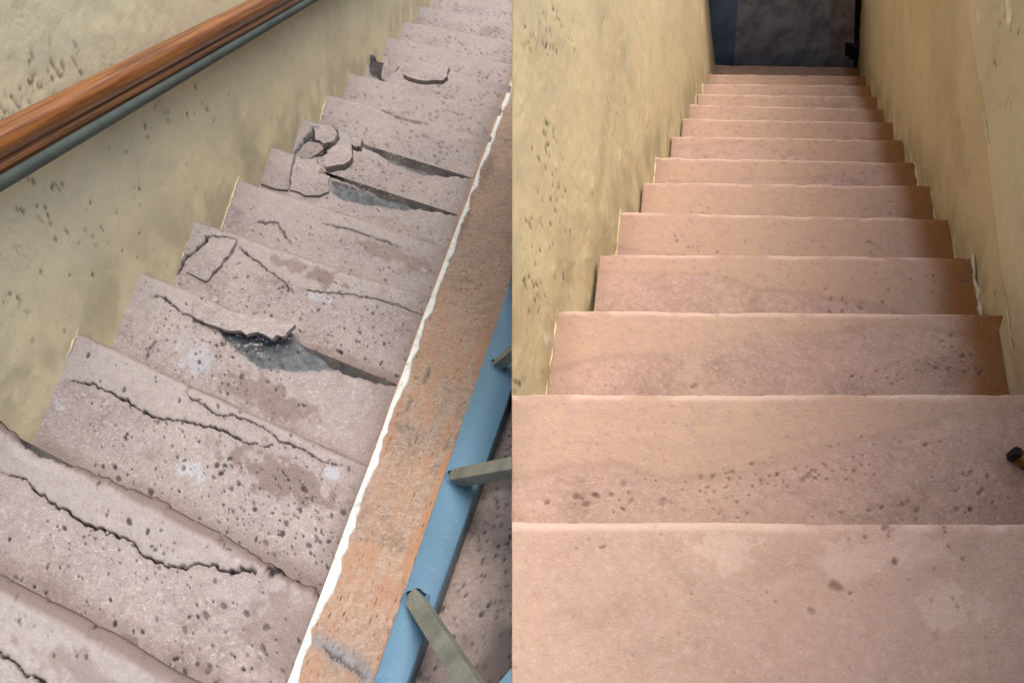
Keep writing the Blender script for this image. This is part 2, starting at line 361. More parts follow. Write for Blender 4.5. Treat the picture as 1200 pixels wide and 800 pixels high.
for i in range(16):
    A, B = AL[i], BL[i]
    run = float(abs((AL[i]-AL[i-1])@ShL)) if i else .45
    dep = run+.10; cell = .0024 if i in (1, 2) else (.0030 if i < 5 else (.0042 if i < 8 else .008))
    W_ = np.linalg.norm(B-A)
    strip = .12 if i not in (3,) else .10
    def wear(f, i=i, A=A, B=B, W_=W_, run=run, strip=strip):
        U_ = lambda p: ud(p, A, B, backL)
        lim = strip+(fbm(f.X*6, f.X*0, 90+i, 3)-.5)*.05 + (f.X/W_-.5)*(-.03)
        f.a['smooth'] = .75*(1-sstep(lim-.015, lim+.015, f.Y))*(1-.9*sstep(.62, .86, f.X/W_))
        def dens(x, y):
            base = (.16 if y < strip*.9 else .75)*(.35+1.1*float(fbm(np.array(x*5.), np.array(y*5.), 70+i, 2)))
            return base*(.45+.75*x/W_)
        f.pits(int((820 if i < 5 else 420)*run/.4), dens, .0034, .0066, .0038, .95 if i < 5 else .6, 500+i)
        f.pits(900 if i < 5 else 200, lambda x, y: .5, .0018, .003, .0012, .35 if i < 5 else .2, 900+i)
        if i in (1, 2): f.pits(260, lambda x, y: max(0, (x/W_-.55)*2.2)*(y > strip), .005, .009, .005, 1, 950+i)
        for pts, wd in crL.get(i, []): f.crack([U_(p) for p in pts], wd, .014)
        for pts, dh in subL.get(i, []):
            f.area('sub', [U_(p) for p in pts], 1., dh, .010)
            if dh < -.025: f.area('dark', [U_(p) for p in pts], .85)
        for (x, y, rx, ry, v) in paintL.get(i, []):
            c = U_((x, y)); dx = abs(U_((x+rx, y))[0]-c[0]); dy = abs(U_((x, y+ry))[1]-c[1]); f.blob('paint_highlight', *c, dx, max(dy, .01), v*.6, i)
        for (x, y, rx, ry, v) in grimeL.get(i, []):
            c = U_((x, y)); dx = abs(U_((x+rx, y))[0]-c[0]); dy = abs(U_((x, y+ry))[1]-c[1]); f.blob('grime_shade', *c, dx, max(dy, .02), v, i+50)
        for _ in range(7 if i in subL else 0):
            a_ = f.a['sub']; a_[1:-1, 1:-1] = (a_[:-2, 1:-1]+a_[2:, 1:-1]+a_[1:-1, :-2]+a_[1:-1, 2:]+a_[1:-1, 1:-1])/5
        # browner towards the foot of the riser above and along the joints
        f.a['grime_shade'] = np.maximum(f.a['grime_shade'], .55*sstep(run-.06, run-.005, f.Y)*(.4+fbm(f.X*12, f.Y*12, 5, 3)))
        f.a['grime_shade'] = np.maximum(f.a['grime_shade'], .85*(1-sstep(.004, .020, f.Y))*(.35+.9*fbm(f.X*9, f.X*0, 7, 3)))  # brown band paints the shade of the rounded nosing front
        f.a['grime_shade'] = np.maximum(f.a['grime_shade'], .5*sstep(W_-.10, W_, f.X))
        if i < 2: f.a['grime_shade'] = np.maximum(f.a['grime_shade'], .85*(1-sstep(.022, .034, f.Y+(fbm(f.X*20, f.X*0, 7, 3)-.5)*.01)))  # wider band of the same painted nosing shade on the nearest steps
    st = box('step', A+backL*.016-Z*.0405, (B-A)*1.0, backL*(run+.12), -Z*(.30 if i < 15 else .6), M['core'], flightL, -1)
    slab('tread_overlay', st, A, B, backL, dep, cell, M['before'], wear, .04, .034 if i < 2 else .022, edgeL.get(i), -1, (.004, .004), i)

# loose fragments lying in the broken corner
def chunk(px, z_step, lift, th, label, sd, tilt=(0, 0)):
    z = AL[z_step][2]+lift; P = [onz(x, y, z) for x, y in px]
    c = np.mean(P, 0); P = [p+Z*((p-c)@np.array([tilt[0], tilt[1], 0])) for p in P]
    o = prism('concrete_fragment', [p-c for p in P], th, M['before'], None, 0, Z, .0042, sd, .012)
    o.location = tuple(c); tag(o, label, 'concrete fragment', 'loose fragments on the broken stairs'); return o
chunk([(344,181),(362,167),(376,170),(379,176),(360,187)], 7, .010, .03, 'pale wedge of broken concrete nearest the wall in the largest break of the grey stairs', 1, (.1, .2))
chunk([(368,152),(388,148),(395,155),(391,163),(379,168),(369,161)], 7, .030, .04, 'squarish grey lump of concrete at the top of the largest stair break', 2, (-.2, .1))
chunk([(378,182),(392,168),(412,166),(413,184),(403,195),(382,198)], 6, .030, .035, 'flat five sided concrete slab lying right of the pale wedge on the grey stairs', 3, (.05, -.15))
chunk([(412,160),(425,163),(422,172),(413,170)], 6, .035, .03, 'small bright chip of concrete at the left end of the long dark gap', 4)
chunk([(474,72),(500,73),(527,80),(525,92),(518,97),(490,94),(472,85)], 9, .045, .03, 'long loose piece of broken nosing, farthest away on grey stairs', 5, (.1, -.1))
chunk([(449,76),(461,68),(468,80),(458,93),(447,90)], 10, .000, .05, 'brown rubble lump in the dark hole against the yellowish wall, farthest up the picture', 6, (.2, .2))
chunk([(322,174),(345,182),(340,204),(337,222),(305,214)], 6, .016, .03, 'blue grey slab corner against the wall below the largest break', 7, (.03, .03))
chunk([(347,183),(372,186),(374,203),(387,207),(385,225),(369,229),(339,222),(342,203)], 6, .012, .026, 'pale slab with a stepped right edge below the largest break of the grey stairs', 8, (.02, 0))
chunk([(250,279),(277,282),(268,299),(253,316),(241,329),(218,318),(228,298)], 4, .010, .02, 'brownish lozenge of overlay loose beside the wall on the fourth grey step', 9, (.02, .02))

z3 = AL[3][2]
P = []
for (x, y), lf in zip([(226,351),(262,362),(300,371),(322,373),(346,380),(339,387),(333,394),(326,392),(319,397),(309,391),(300,389),(289,392),(282,387),(266,387),(256,383),(240,378),(226,370)],
                      [.004,.012,.022,.032,.040,.042,.042,.038,.038,.034,.030,.028,.024,.018,.014,.008,.004]):
    P.append(onz(x, y, z3+lf*.62+.008))
prism('lifted_slab', P, .016, M['before'], flightL, -1, Z, .0012, 5, .012)
# crumbs and grit left round the breaks
rc = np.random.default_rng(77); V = []; Fc = []
for (px, py, rx, ry, k, n) in ((300,405,45,12,3,70), (395,205,50,14,6,60), (430,225,50,8,6,50), (370,172,30,16,6,60), (470,186,50,8,7,40), (500,96,30,8,9,30), (450,84,14,10,9,30), (235,300,30,20,4,40), (330,560,60,40,2,40), (200,640,120,30,1,30)):
    for _ in range(n):
        c = onz(px+rc.normal(0, rx*.6), py+rc.normal(0, ry*.6), AL[k][2]+.003); r_ = rc.uniform(.0018, .0055)*(1.6 if rc.random() < .12 else 1)
        b0 = len(V); d_ = [np.array(v)*rc.uniform(.5, 1.2) for v in ((1,0,0),(0,1,0),(-1,0,0),(0,-1,0),(0,0,.8),(0,0,-.8))]
        a_ = rc.uniform(0, 6.28); ca, sa = math.cos(a_), math.sin(a_)
        V += [c+r_*np.array([v[0]*ca-v[1]*sa, v[0]*sa+v[1]*ca, v[2]]) for v in d_]
        Fc += [(b0, b0+1, b0+4), (b0+1, b0+2, b0+4), (b0+2, b0+3, b0+4), (b0+3, b0, b0+4), (b0+1, b0, b0+5), (b0+2, b0+1, b0+5), (b0+3, b0+2, b0+5), (b0, b0+3, b0+5)]
tag(mesh('concrete_crumbs', V, Fc, M['chunk'], None, None, -1, False), 'grit and crumbs scattered round the breaks in the grey stairs', 'grit', None, 'stuff')

# ------------------------------------------------------------------ walls
def wall(name, par, P0, S, E, nrm, l0, l1, below, top, cell, mat, marks, pale, seed, clip=0, relief=.006, extra=None, gr=None, rid=2.5):
    us = np.arange(l0, l1, cell); nv = int(3.2/cell)
    u = us[None]; hs = np.linalg.norm(S[:2]); Wup = unit(np.cross(nrm, E)); Wup = Wup*np.sign(Wup[2])
    zl = P0[2]+us*hs/(S@E)*S[2]                             # nosing line height at each column
    lo = zl-below; t = np.linspace(0, 1, nv)**1.15
    topf = top if callable(top) else (lambda y: top+0*y)
    tp = topf(P0[1]+E[1]*us*hs); zz = lo[None]+(tp-lo)[None]*t[:, None]; U_ = u+0*zz
    X = U_; Y = zz
    f = Field(X, Y, cell)
    H = (fbm(X*3, Y*3, seed, 4)-.5)*relief*3 + (fbm(X*16, Y*18, seed+5, 5)-.5)*relief*.5
    rg = np.maximum(0, fbm(X*26+Y*8, Y*34-X*10, seed+9, 4)-.55)*sstep(.45, .62, fbm(X*2.2, Y*2.2, seed+13, 3)); H += rg*relief*rid*.5
    def to(px):                                             # pixel -> wall metres
        Q = onplane(px[0], px[1], P0, nrm); return ((Q-P0)@E/hs, Q[2])
    r = np.random.default_rng(seed)
    for (px, py, rad, n, sz) in marks:
        for k in range(n):
            a = to((px+r.normal(0, rad), py+r.normal(0, rad)))
            an = r.normal(2.2, .7); ln = sz*r.uniform(.3, 1.7)
            m_ = (np.abs(X-a[0]) < ln*2+.02) & (np.abs(Y-a[1]) < ln*2+.02); ii, jj = np.where(m_)
            if not len(ii): continue
            sl = (slice(ii.min(), ii.max()+1), slice(jj.min(), jj.max()+1))
            x, y = X[sl]-a[0], Y[sl]-a[1]; q = np.hypot((x*math.cos(an)+y*math.sin(an))/ln, (-x*math.sin(an)+y*math.cos(an))/max(sz*.26, cell*.6))
            kk = 1-sstep(.5, 1.1, q*(1+.3*np.sin(x*300)))
            H[sl] -= kk*.0018; f.a['dark'][sl] = np.maximum(f.a['dark'][sl], kk*r.uniform(.35, .95))
    for (px, py, rx, ry, v) in pale:
        a = to((px, py)); dx = abs(to((px+rx, py))[0]-a[0]); dy = abs(to((px, py+ry))[1]-a[1]); f.blob('pale', a[0], a[1], max(dx, .012), max(dy, .012), v, seed)
    # scuffed foot of the wall, following the slope of the stairs
    hgt = Y-zl[None]
    f.a['grime_shade'] = .55*(1-sstep(.0, .25, hgt))*sstep(.35, .65, fbm(X*7, Y*7, seed+3, 4))
    for (px, py, rx, ry, v) in (gr or []):
        a = to((px, py)); dx = abs(to((px+rx, py))[0]-a[0]); dy = abs(to((px, py+ry))[1]-a[1]); f.blob('grime_shade', a[0], a[1], max(dx, .012), max(dy, .012), v, seed+2)
    if extra: H = extra(X, Y, H, to, f)
    P = P0+E*(U_*hs)[..., None]+Wup*((zz-P0[2])/Wup[2])[..., None]+nrm*H[..., None]
    bk = P-nrm*.14; nr, nc = P.shape[:2]
    G = grid_faces(nr, nc); V = P.reshape(-1, 3)
    o = mesh(name, V, G, mat, par, f.a, clip)
    # back and edges of the wall
    c = [P0+E*(l0*hs), P0+E*(l1*hs)]; zb = [lo[0], lo[-1]]
    q = lambda k, z, d: c[k]+Wup*((z-P0[2])/Wup[2])-nrm*d
    V = [q(0,zb[0],.012), q(1,zb[1],.012), q(1,tp[-1],.012), q(0,tp[0],.012), q(0,zb[0],.14), q(1,zb[1],.14), q(1,tp[-1],.14), q(0,tp[0],.14)]
    mesh('wall_core', V, [(0,1,2,3),(7,6,5,4),(0,4,5,1),(3,2,6,7),(0,3,7,4),(1,5,6,2)], M['ground'], par, None, clip, False)
    return o
nL = unit(np.cross(Z, ShL)); nL = nL if nL[0] > 0 else -nL          # faces the stairs
wL = thing('stairwell_wall', 'yellowish grey scratched plaster wall behind the wooden handrail', 'wall', AL[7]-Z*.4)
wall('plaster_face', wL, AL[2], SL, ShL, nL, -2.2, 7.4, .55, -.10, .010, M['plaster_before'],
     [(45,110,22,26,.012),(80,85,18,14,.012),(20,135,14,12,.010),(68,212,5,5,.010),(50,250,4,3,.012),(40,232,18,10,.008),(180,140,12,8,.010),(230,120,10,5,.010),(160,200,20,8,.006),(75,270,20,6,.007),(30,350,26,8,.007),(120,280,26,8,.006),(5,350,6,4,.010),(150,300,40,12,.005),(250,160,40,10,.006)],
     [(78,430,6,4,.3),(60,470,8,4,.3)], 3, -1, .005, None, [(30,455,40,20,.3)])
# pale joint line where the plaster meets each tread
for i in (2, 4, 5, 8):
    a = AL[i]; run = abs((AL[i]-AL[i-1])@ShL)
    n = 16; V = []; rr = np.random.default_rng(i)
    for k in range(n):
        d = (run-.02)*k/(n-1); c0 = a-ShL*d+Z*.001; h_ = .006+rr.normal(0, .003); g_ = .0015+rr.normal(0, .0025)
        V += [c0-nL*.003, c0+nL*max(g_, .0005)+Z*.001, c0+nL*max(g_*.4, .001)+Z*max(h_, .003), c0-nL*.003+Z*max(h_, .003)]
    Fc = []
    for k in range(n-1):
        for q in range(4): Fc.append((k*4+q, k*4+(q+1) % 4, k*4+4+(q+1) % 4, k*4+4+q))
    mesh('plaster_fillet', V, Fc, M['plaster_before'], wL, None, -1)

# ------------------------------------------------------------------ handrail
nrail = nL; Prail = AL[2]+nL*.075
def rail_pt(px): return onplane(px[0], px[1], Prail, nL)
a0 = rail_pt((0, 178)); span0 = np.linalg.norm(rail_pt((0, 150))-rail_pt((0, 204)))
upv = unit(np.cross(nL, SL)); upv = upv if upv[2] > 0 else -upv
hgt0 = abs((rail_pt((0, 150))-rail_pt((0, 204)))@upv)
rail = thing('handrail', 'varnished orange brown wooden handrail on a green grey metal strip along the yellowish wall', 'handrail', a0)
def sweep(name, prof, base, mat, par, l0, l1, clip=-1, n=60):
    V = []; al = []; ac = []
    for k in range(n):
        t = l0+(l1-l0)*k/(n-1)
        for q, (x, y) in enumerate(prof): V.append(base+SL*t+nL*x+upv*y); al.append(t*2.2); ac.append(q*1.3)
    m_ = len(prof); Fc = [(k*m_+q, k*m_+(q+1) % m_, (k+1)*m_+(q+1) % m_, (k+1)*m_+q) for k in range(n-1) for q in range(m_)]
    return mesh(name, V, np.array(Fc), mat, par, {'along': np.array(al), 'across': np.array(ac)}, clip, name != 'metal_strip')
h = hgt0
print('rail height', h, 'a0', a0)
prof = [(-.030, .42*h), (-.015, .49*h), (.004, .50*h), (.018, .44*h), (.027, .30*h), (.029, .12*h), (.027, -.06*h), (.021, -.12*h), (.014, -.15*h), (.013, -.22*h), (.020, -.25*h), (.023, -.32*h), (.021, -.38*h), (.012, -.41*h), (.012, -.46*h), (.016, -.49*h), (.010, -.50*h), (-.030, -.50*h)]
base = rail_pt((0, 177))
sweep('wooden_rail', prof, base-nL*.012, M['wood'], rail, -1.6, 6)
gt = abs((rail_pt((0, 204))-rail_pt((0, 221)))@upv)
sweep('metal_strip', [(-.020, -.502*h), (.020, -.502*h), (.020, -.502*h-gt*1.1), (-.020, -.502*h-gt*1.1)], base-nL*.012, M['green'], rail, -1.6, 6)
for t in (.55, 3.4):
    box('wall_bracket', base+SL*t-nL*.10-upv*(h*.5+gt*.9), nL*.085, SL*.04, upv*.012, M['green'], rail, -1)

# ------------------------------------------------------------------ kerb, blue bar and balusters
Cc = unit(np.cross(ShL, Z)); Nk = unit(np.cross(Cc, SL)); Nk = Nk if Nk[2] > 0 else -Nk
PK = BL[3]+Nk*.006
def kp(px, lift=0.): return onplane(px[0], px[1], PK+Nk*lift, Nk)
def lerp(a, b, t): return a+(b-a)*t
kerb = thing('stair_kerb', 'rusty orange brown speckled kerb with a white painted edge beside the grey stairs', 'kerb', kp((470, 600))-Z*.3)
def strip_field(name, par, q, cell, mat, wear, thick, clip=-1, seed=0):
    """q: four points near-left, near-right, far-right, far-left on a plane"""
    a, b, c, d = [np.array(x) for x in q]; L = np.linalg.norm(d-a); Wd = max(np.linalg.norm(b-a), np.linalg.norm(c-d))
    nv, nu = int(L/cell), int(Wd/cell); t = np.linspace(0, 1, nv)[:, None]; s_ = np.linspace(0, 1, nu)[None]
    P = (a*(1-s_[..., None])+b*s_[..., None])*(1-t[..., None])+(d*(1-s_[..., None])+c*s_[..., None])*t[..., None]
    nn = unit(np.cross(b-a, d-a)); nn = nn if nn[2] > 0 else -nn
    X = s_*Wd+0*t; Y = t*L+0*s_; f = Field(X, Y, cell); f.P = P; f.n = nn; wear(f)
    f.H += (fbm(X*5, Y*5, seed, 4)-.5)*.008+(fbm(X*45, Y*45, seed+3, 3)-.5)*.002
    P = P+nn*f.H[..., None]
    ring = lambda Q: Q-nn*thick
    P = np.concatenate([ring(P[:, :1]), P, ring(P[:, -1:])], 1); P = np.concatenate([ring(P[:1]), P, ring(P[-1:])], 0)
    at = {k: np.pad(v, 1, mode='edge') for k, v in f.a.items()}
    nr, nc = P.shape[:2]; return mesh(name, P.reshape(-1, 3), grid_faces(nr, nc), mat, par, at, clip)
def fieldpix(f, px):   # nearest field coordinates of a pixel on the kerb plane
    Q = onplane(px[0], px[1], PK, Nk); d = ((f.P-Q)**2).sum(-1); i, j = np.unravel_index(d.argmin(), d.shape); return f.X[i, j], f.Y[i, j]
def kwear(f):
    Wm = f.X.max()
    f.pits(3000, lambda x, y: .30+.6*float(fbm(np.array(x*6.), np.array(y*6.), 8, 2)), .0035, .0075, .003, .95, 3)
    f.pits(2500, lambda x, y: .6, .002, .003, .001, .4, 4)
    f.a['ochre'] = np.clip((.5+.4*sstep(.6, 1., f.X/Wm))*sstep(.42, .60, fbm(f.X*14, f.Y*10, 4, 6)), 0, .8)*(.15+.85*(1-sstep(.9, 1.9, f.Y)))+.5*sstep(.93, 1, f.X/Wm)*fbm(f.X*3, f.Y*9, 14, 3)
    f.a['ochre'] = np.maximum(f.a['ochre'], .5*(1-sstep(.0, .10, f.X/Wm))*fbm(f.X*9, f.Y*9, 6, 3))
    for p, rx, ry, v in (((500,440),.03,.05,.7), ((455,520),.02,.05,.6), ((487,515),.01,.02,1), ((470,700),.02,.02,.5), ((545,260),.06,.2,.5), ((480,470),.03,.05,.6), ((570,200),.08,.3,.5)):
        f.blob('grime_shade', *fieldpix(f, p), rx, ry, v, 5)
    x, y = fieldpix(f, (377, 757)); x2, y2 = fieldpix(f, (430, 793))
    f.area('sub', [fieldpix(f, p) for p in [(362,752),(372,741),(396,754),(425,772),(446,795),(430,800),(404,780),(380,766)]], .7, -.001, .002)
    for _ in range(10):
        a_ = f.a['sub']; a_[1:-1, 1:-1] = (a_[:-2, 1:-1]+a_[2:, 1:-1]+a_[1:-1, :-2]+a_[1:-1, 2:]+a_[1:-1, 1:-1])/5
    f.crack([(x, y), ((x+x2)/2, (y+y2)/2), (x2, y2)], .003, .006)
    f.H -= .0035*(np.minimum(f.X, Wm-f.X) < .006)
far = 5.6
def wl(y): return 341+(800-y)*.365+.00012*(800-y)*(400-y)*0
def bl(y): return 437+(800-y)*.343
def br(y): return 473+(800-y)*.358+4
ya, yb = 860, -20
qs = [kp((wl(ya)-4, ya)), kp((bl(ya)+8, ya)), kp((bl(yb)+8, yb)), kp((wl(yb)-4, yb))]
strip_field('kerb_top', kerb, qs, .004, M['curb'], kwear, .3, -1, 21)
# white painted edge: a rough raised band
V = []; n = 260; rr = np.random.default_rng(4)
rw = np.convolve(rr.normal(0, 1, n+8), np.ones(3)/3, 'same')[:n]; rl = np.convolve(rr.normal(0, 1, n+8), np.ones(9)/9, 'same')[:n]
p0, p1 = kp((wl(ya)+3, ya)), kp((wl(yb)+3, yb)); Ld = np.linalg.norm(p1-p0)
for k in range(n):
    t = k/(n-1); c = lerp(p0, p1, t); wl_ = -.0095+.0025*rl[k]; wr_ = .0080+.0075*rw[k]-(.006 if rr.random() < .06 else 0)
    V += [c+Cc*(wl_-.001)-Nk*.02, c+Cc*wl_+Nk*.005, c+Cc*(wl_+.002)+Nk*.0065, c+Cc*(wr_-.002)+Nk*.006, c+Cc*wr_+Nk*.004, c+Cc*(wr_+.001)-Nk*.004]
Fc = [(k*6+q, k*6+q+1, k*6+7+q, k*6+6+q) for k in range(n-1) for q in range(5)]
mesh('painted_edge', V, np.array(Fc), M['white'], kerb, None, -1)

balu = thing('balustrade', 'sky blue flat steel bar with grey square balusters fixed beside the rusty kerb', 'balustrade', kp((515, 600)))
def bar_poly(x0, x1, y): return kp((x0, y), .012), kp((x1, y), .012)
V = []; n = 40
for k in range(n):
    y = ya+(yb-ya)*k/(n-1); a, b = kp((bl(y), y), .014), kp((br(y), y), .014)
    e = unit(b-a); V += [a-Nk*.016, a-Nk*.002, a+e*.002, b-e*.002, b-Nk*.002, b-Nk*.06]
Fc = [(k*6+q, k*6+(q+1) % 6, k*6+6+(q+1) % 6, k*6+6+q) for k in range(n-1) for q in range(6)]
mesh('blue_bar', V, np.array(Fc), M['blue'], balu, None, -1, False)
def baluster(b0, tip, dz, half, name='baluster'):
    a = kp(b0, .013); r = ray(*tip); q = r/np.linalg.norm(r); e = q*(np.linalg.norm(a)-dz)
    ax = unit(e-a); sx = unit(np.cross(ax, SL)); sy = unit(np.cross(ax, sx))
    o = box(name, a-sx*half-sy*half-ax*.01, sx*2*half, sy*2*half, ax*(np.linalg.norm(e-a)+.01), M['bar'], balu, -1, 1, .002)
    # weld collar at the foot
    V = []; nn = 14
    for z_, rr_ in ((-.012, 1.9), (.004, 1.6), (.012, 1.15)):
        for k in range(nn):
            t = 2*math.pi*k/nn; V.append(a+Nk*z_+half*rr_*(1+.12*math.sin(5*t))*(math.cos(t)*unit(Cc)+math.sin(t)*SL))
    Fc = [(z_*nn+k, z_*nn+(k+1) % nn, (z_+1)*nn+(k+1) % nn, (z_+1)*nn+k) for z_ in range(2) for k in range(nn)]
    mesh('weld', V, Fc, M['blue'], o, None, -1)
    return o
baluster((487, 703), (580, 845), .40, .0165)
baluster((534, 560), (640, 541), .40, .0165)
baluster((583, 428), (650, 372), .30, .015)
baluster((622, 330), (690, 270), .20, .0125)
# corner of the blue rail above
a = onz(575, 812, -1.15); b = onz(606, 776, -1.22)
box('top_rail', a, (b-a), unit(np.cross(b-a, Z))*.02, Z*.012, M['blue'], balu, -1, 1, .001)

# terrazzo of the lower flight
low = thing('terrazzo_slab', 'brown grey terrazzo slab with dark flecks on the far side of the blue bar', 'slab', kp((560, 700))-Z*.4)
PLn = PK-Nk*.05
def lp(px): return onplane(px[0], px[1], PLn, Nk)
def lwear(f):
    f.pits(6500, lambda x, y: .35+.6*float(fbm(np.array(x*6.), np.array(y*6.), 18, 2)), .003, .0085, .0035, .95, 13)
    f.pits(3000, lambda x, y: .6, .002, .003, .001, .4, 14)
    f.a['grime_shade'] = np.clip(sstep(.45, .6, fbm(f.X*3, f.Y*4, 14, 4)), 0, .8); f.a['ochre'] = .7*(1-sstep(0, .22, f.X))*sstep(.35, .6, fbm(f.X*5, f.Y*5, 16, 3))
strip_field('slab_top', low, [lp((bl(900)-30, 900)), lp((1000, 900)), lp((900, 60)), lp((bl(60)-30, 60))], .006, M['terrazzo'], lwear, .25, -1, 31)

# ------------------------------------------------------------------ AFTER: repaired pink flight
flightR = thing('concrete_staircase', 'repaired dusty pink concrete stairs going down between two ochre walls to a dark door', 'staircase', AR[-1]+[0, 0, -.5])
pitR = {1: [(727,577,14,3), (745,590,60,6), (830,575,80,14), (900,560,70,26), (985,552,50,20), (1030,600,60,10), (1150,560,40,14), (1020,525,60,10), (1160,590,30,10), (680,590,60,8), (860,600,60,8)],
        2: [(1030,440,40,14), (1110,430,50,22), (1160,440,20,8), (1125,405,30,8), (850,450,60,3)],
        3: [(1000,355,60,8), (1085,340,40,8), (985,360,20,4)], 4: [(1015,290,30,8), (780,290,30,4), (815,288,20,4)], 5: [(820,245,20,5), (1050,245,40,6)],
        0: [(1080,625,60,4), (700,640,30,4), (980,690,20,3), (1120,705,20,3), (1080,660,80,4), (800,700,200,4), (1000,640,200,4)]}
for i in range(14):
    A, B = AR[i].copy(), BR[i].copy()
    if i == 0: run = .8
    else: run = float(abs((AR[i][1]-AR[i-1][1])/ER[1]))
    cell = .0027 if i < 3 else (.0042 if i < 6 else .008); W_ = np.linalg.norm(B-A)
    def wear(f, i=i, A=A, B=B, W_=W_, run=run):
        U_ = lambda p: ud(p, A, B, backR)
        if i:
            yr = .16+.10*np.sin(f.X*2.2+1.5*i)+(fbm(f.X*3, f.X*0, 190+i, 3)-.5)*.10
            if i == 1:
                q = [U_(p) for p in [(560,566),(600,560),(660,549),(720,546),(790,560),(850,557),(900,545),(960,528),(1010,512),(1090,494),(1200,476),(1300,470)]]
                yr = np.interp(f.X, [p[0] for p in q], [p[1] for p in q])+(fbm(f.X*12, f.X*0, 9, 3)-.5)*.02
            f.a['smooth'] = .8*(1-sstep(yr-.014, yr+.022, f.Y)); f.H += .0016*(1-sstep(yr-.010, yr+.010, f.Y))
            line = .16*np.exp(-((f.Y-yr)/.010)**2)*sstep(.35, .6, fbm(f.X*6, f.X*0, 12+i, 3))
        else: f.a['smooth'] = .5+.4*(fbm(f.X*3, f.Y*3, 2, 3)-.5); line = 0
        r = np.random.default_rng(i+40)
        for (x, y, rad, n) in pitR.get(i, []):
            for k in range(n):
                c = U_((x+r.normal(0, rad*.6), y+r.normal(0, 8)))
                f.pits(1, lambda a, b: 1, .0035, .007 if n > 3 else .011, .003, .85, int(r.integers(1e9)), (c[0], c[0]+1e-4, c[1], c[1]+1e-4))
        f.pits(500, lambda x, y: .45, .002, .0035, .0012, .4, 700+i)
        k = f.X
        f.a['ochre'] = np.maximum(f.a['ochre'], (.92 if i > 1 else .15)*sstep(W_-.17, W_-.06, f.X+.03*(fbm(f.X*0, f.Y*9, i, 3)-.5)))  # orange-brown bounce light from the wall, painted onto the right tread ends
        f.a['grime_shade'] = np.maximum(.5*(1-sstep(.0, .10, f.X)), .55*sstep(run-.05, run, f.Y))*(.5+.7*fbm(f.X*8, f.Y*8, 14, 3))+line  # browner along the left end and towards the back of each tread
        f.a['paint_highlight'] = np.maximum(f.a['paint_highlight'], .4*(1-sstep(.010, .022, f.Y))*sstep(.25, .5, fbm(f.X*10, f.X*0, i, 3))*(1-sstep(W_-.2, W_-.1, f.X)))  # pale nosing line: worn edge plus a painted highlight
        if i == 0:
            for (x, y, rx, ry, v) in ((1000,655,30,12,.5),(850,640,40,12,.5),(1110,710,40,12,.5),(1060,640,30,16,.4)):
                c = U_((x, y)); f.blob('paint_highlight', *c, .07, .04, v*.45, i)
    gapL = {2: -.002, 3: -.020, 5: -.016, 7: -.014, 8: -.014, 10: -.012}.get(i, .010)
    st = box('step', A+unit(B-A)*(.03 if gapL < 0 else 0)+backR*.014-Z*.0405, (B-A)*.97, backR*(run+.12), -Z*(.28 if i < 13 else .8), M['core'], flightR, 1)
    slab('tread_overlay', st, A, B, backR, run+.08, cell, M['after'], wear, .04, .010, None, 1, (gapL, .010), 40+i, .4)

nR1 = unit(np.cross(ER, SR)); nR1 = nR1 if nR1[0] > 0 else -nR1
wl1 = thing('stairwell_wall', 'bright ochre rough plaster wall on the left of the pink stairs', 'wall', AR[8]-Z*.4)
mk = [(660,20,10,8,.010),(648,35,12,14,.010),(625,50,8,8,.012),(655,55,10,10,.010),(708,20,4,4,.010),(640,148,4,5,.012),(640,165,8,10,.010),(642,190,8,8,.010),(650,230,8,8,.009),(612,330,6,6,.010),(625,350,10,8,.009),(605,452,3,4,.016),(660,260,8,6,.008),(720,120,16,6,.007),(620,260,14,12,.008),(640,300,20,14,.008)]
def exL(X, Y, H, to, f):
    return H
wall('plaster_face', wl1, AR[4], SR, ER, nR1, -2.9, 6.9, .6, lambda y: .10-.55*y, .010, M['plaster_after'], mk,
     [(722,205,3,8,.5),(693,345,3,20,.6),(690,270,3,10,.5),(725,185,5,20,.5),(760,215,2,14,.4),(640,400,6,60,.5),(655,320,5,20,.5),(732,40,3,6,.5),(748,90,3,6,.6),(823,20,2,12,.9)], 51, 1, .006, exL,
     [(640,430,30,30,.3),(700,250,60,60,.3)])
wr1 = thing('stairwell_wall', 'darker ochre plaster wall on the right of the pink stairs with an overlapping thick edge', 'wall', BR[8]-Z*.4)  # same ochre plaster as the left wall, darker for the weaker light here
def exR(X, Y, H, to, f):
    # thicker later coat of plaster nearer the viewer, ending in a wavy raised lip
    pts = [to(p) for p in [(1147,-60),(1147,0),(1155,60),(1163,120),(1167,160),(1176,185),(1181,250),(1187,310),(1194,360),(1206,420)]]
    ys = np.array([p[1] for p in pts])[::-1]; xs = np.array([p[0] for p in pts])[::-1]; o_ = np.argsort(ys)
    xe = np.interp(Y, ys[o_], xs[o_])+(fbm(Y*8, X*0, 5, 3)-.5)*.03
    k = 1-sstep(-.006, .006, X-xe); H = H+.028*k; f.a['pale'] = np.maximum(f.a['pale'], .16*k)
    f.a['pale'] = np.maximum(f.a['pale'], .3*np.exp(-((X-xe+.006)/.007)**2)*sstep(.4, .6, fbm(X*12, Y*6, 8, 3))); return H
wall('plaster_face', wr1, BR[4], SR, ER, -nR1, -2.8, 6.9, .6, lambda y: .10-.55*y, .010, M['plaster_after_shaded'],
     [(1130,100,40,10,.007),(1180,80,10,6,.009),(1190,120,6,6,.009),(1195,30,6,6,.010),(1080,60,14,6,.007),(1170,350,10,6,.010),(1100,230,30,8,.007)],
     [(1196,15,8,26,.8),(1188,8,4,10,.6),(1160,15,3,6,.5),(1064,170,3,12,.6),(1050,150,3,8,.5),(1039,135,3,8,.5),(1118,280,2,16,.4),(1192,260,4,20,.3)], 71, 0, .006, exR, [(1120,150,40,60,.3)])  # pale blobs in the upper right corner paint in a bright highlight
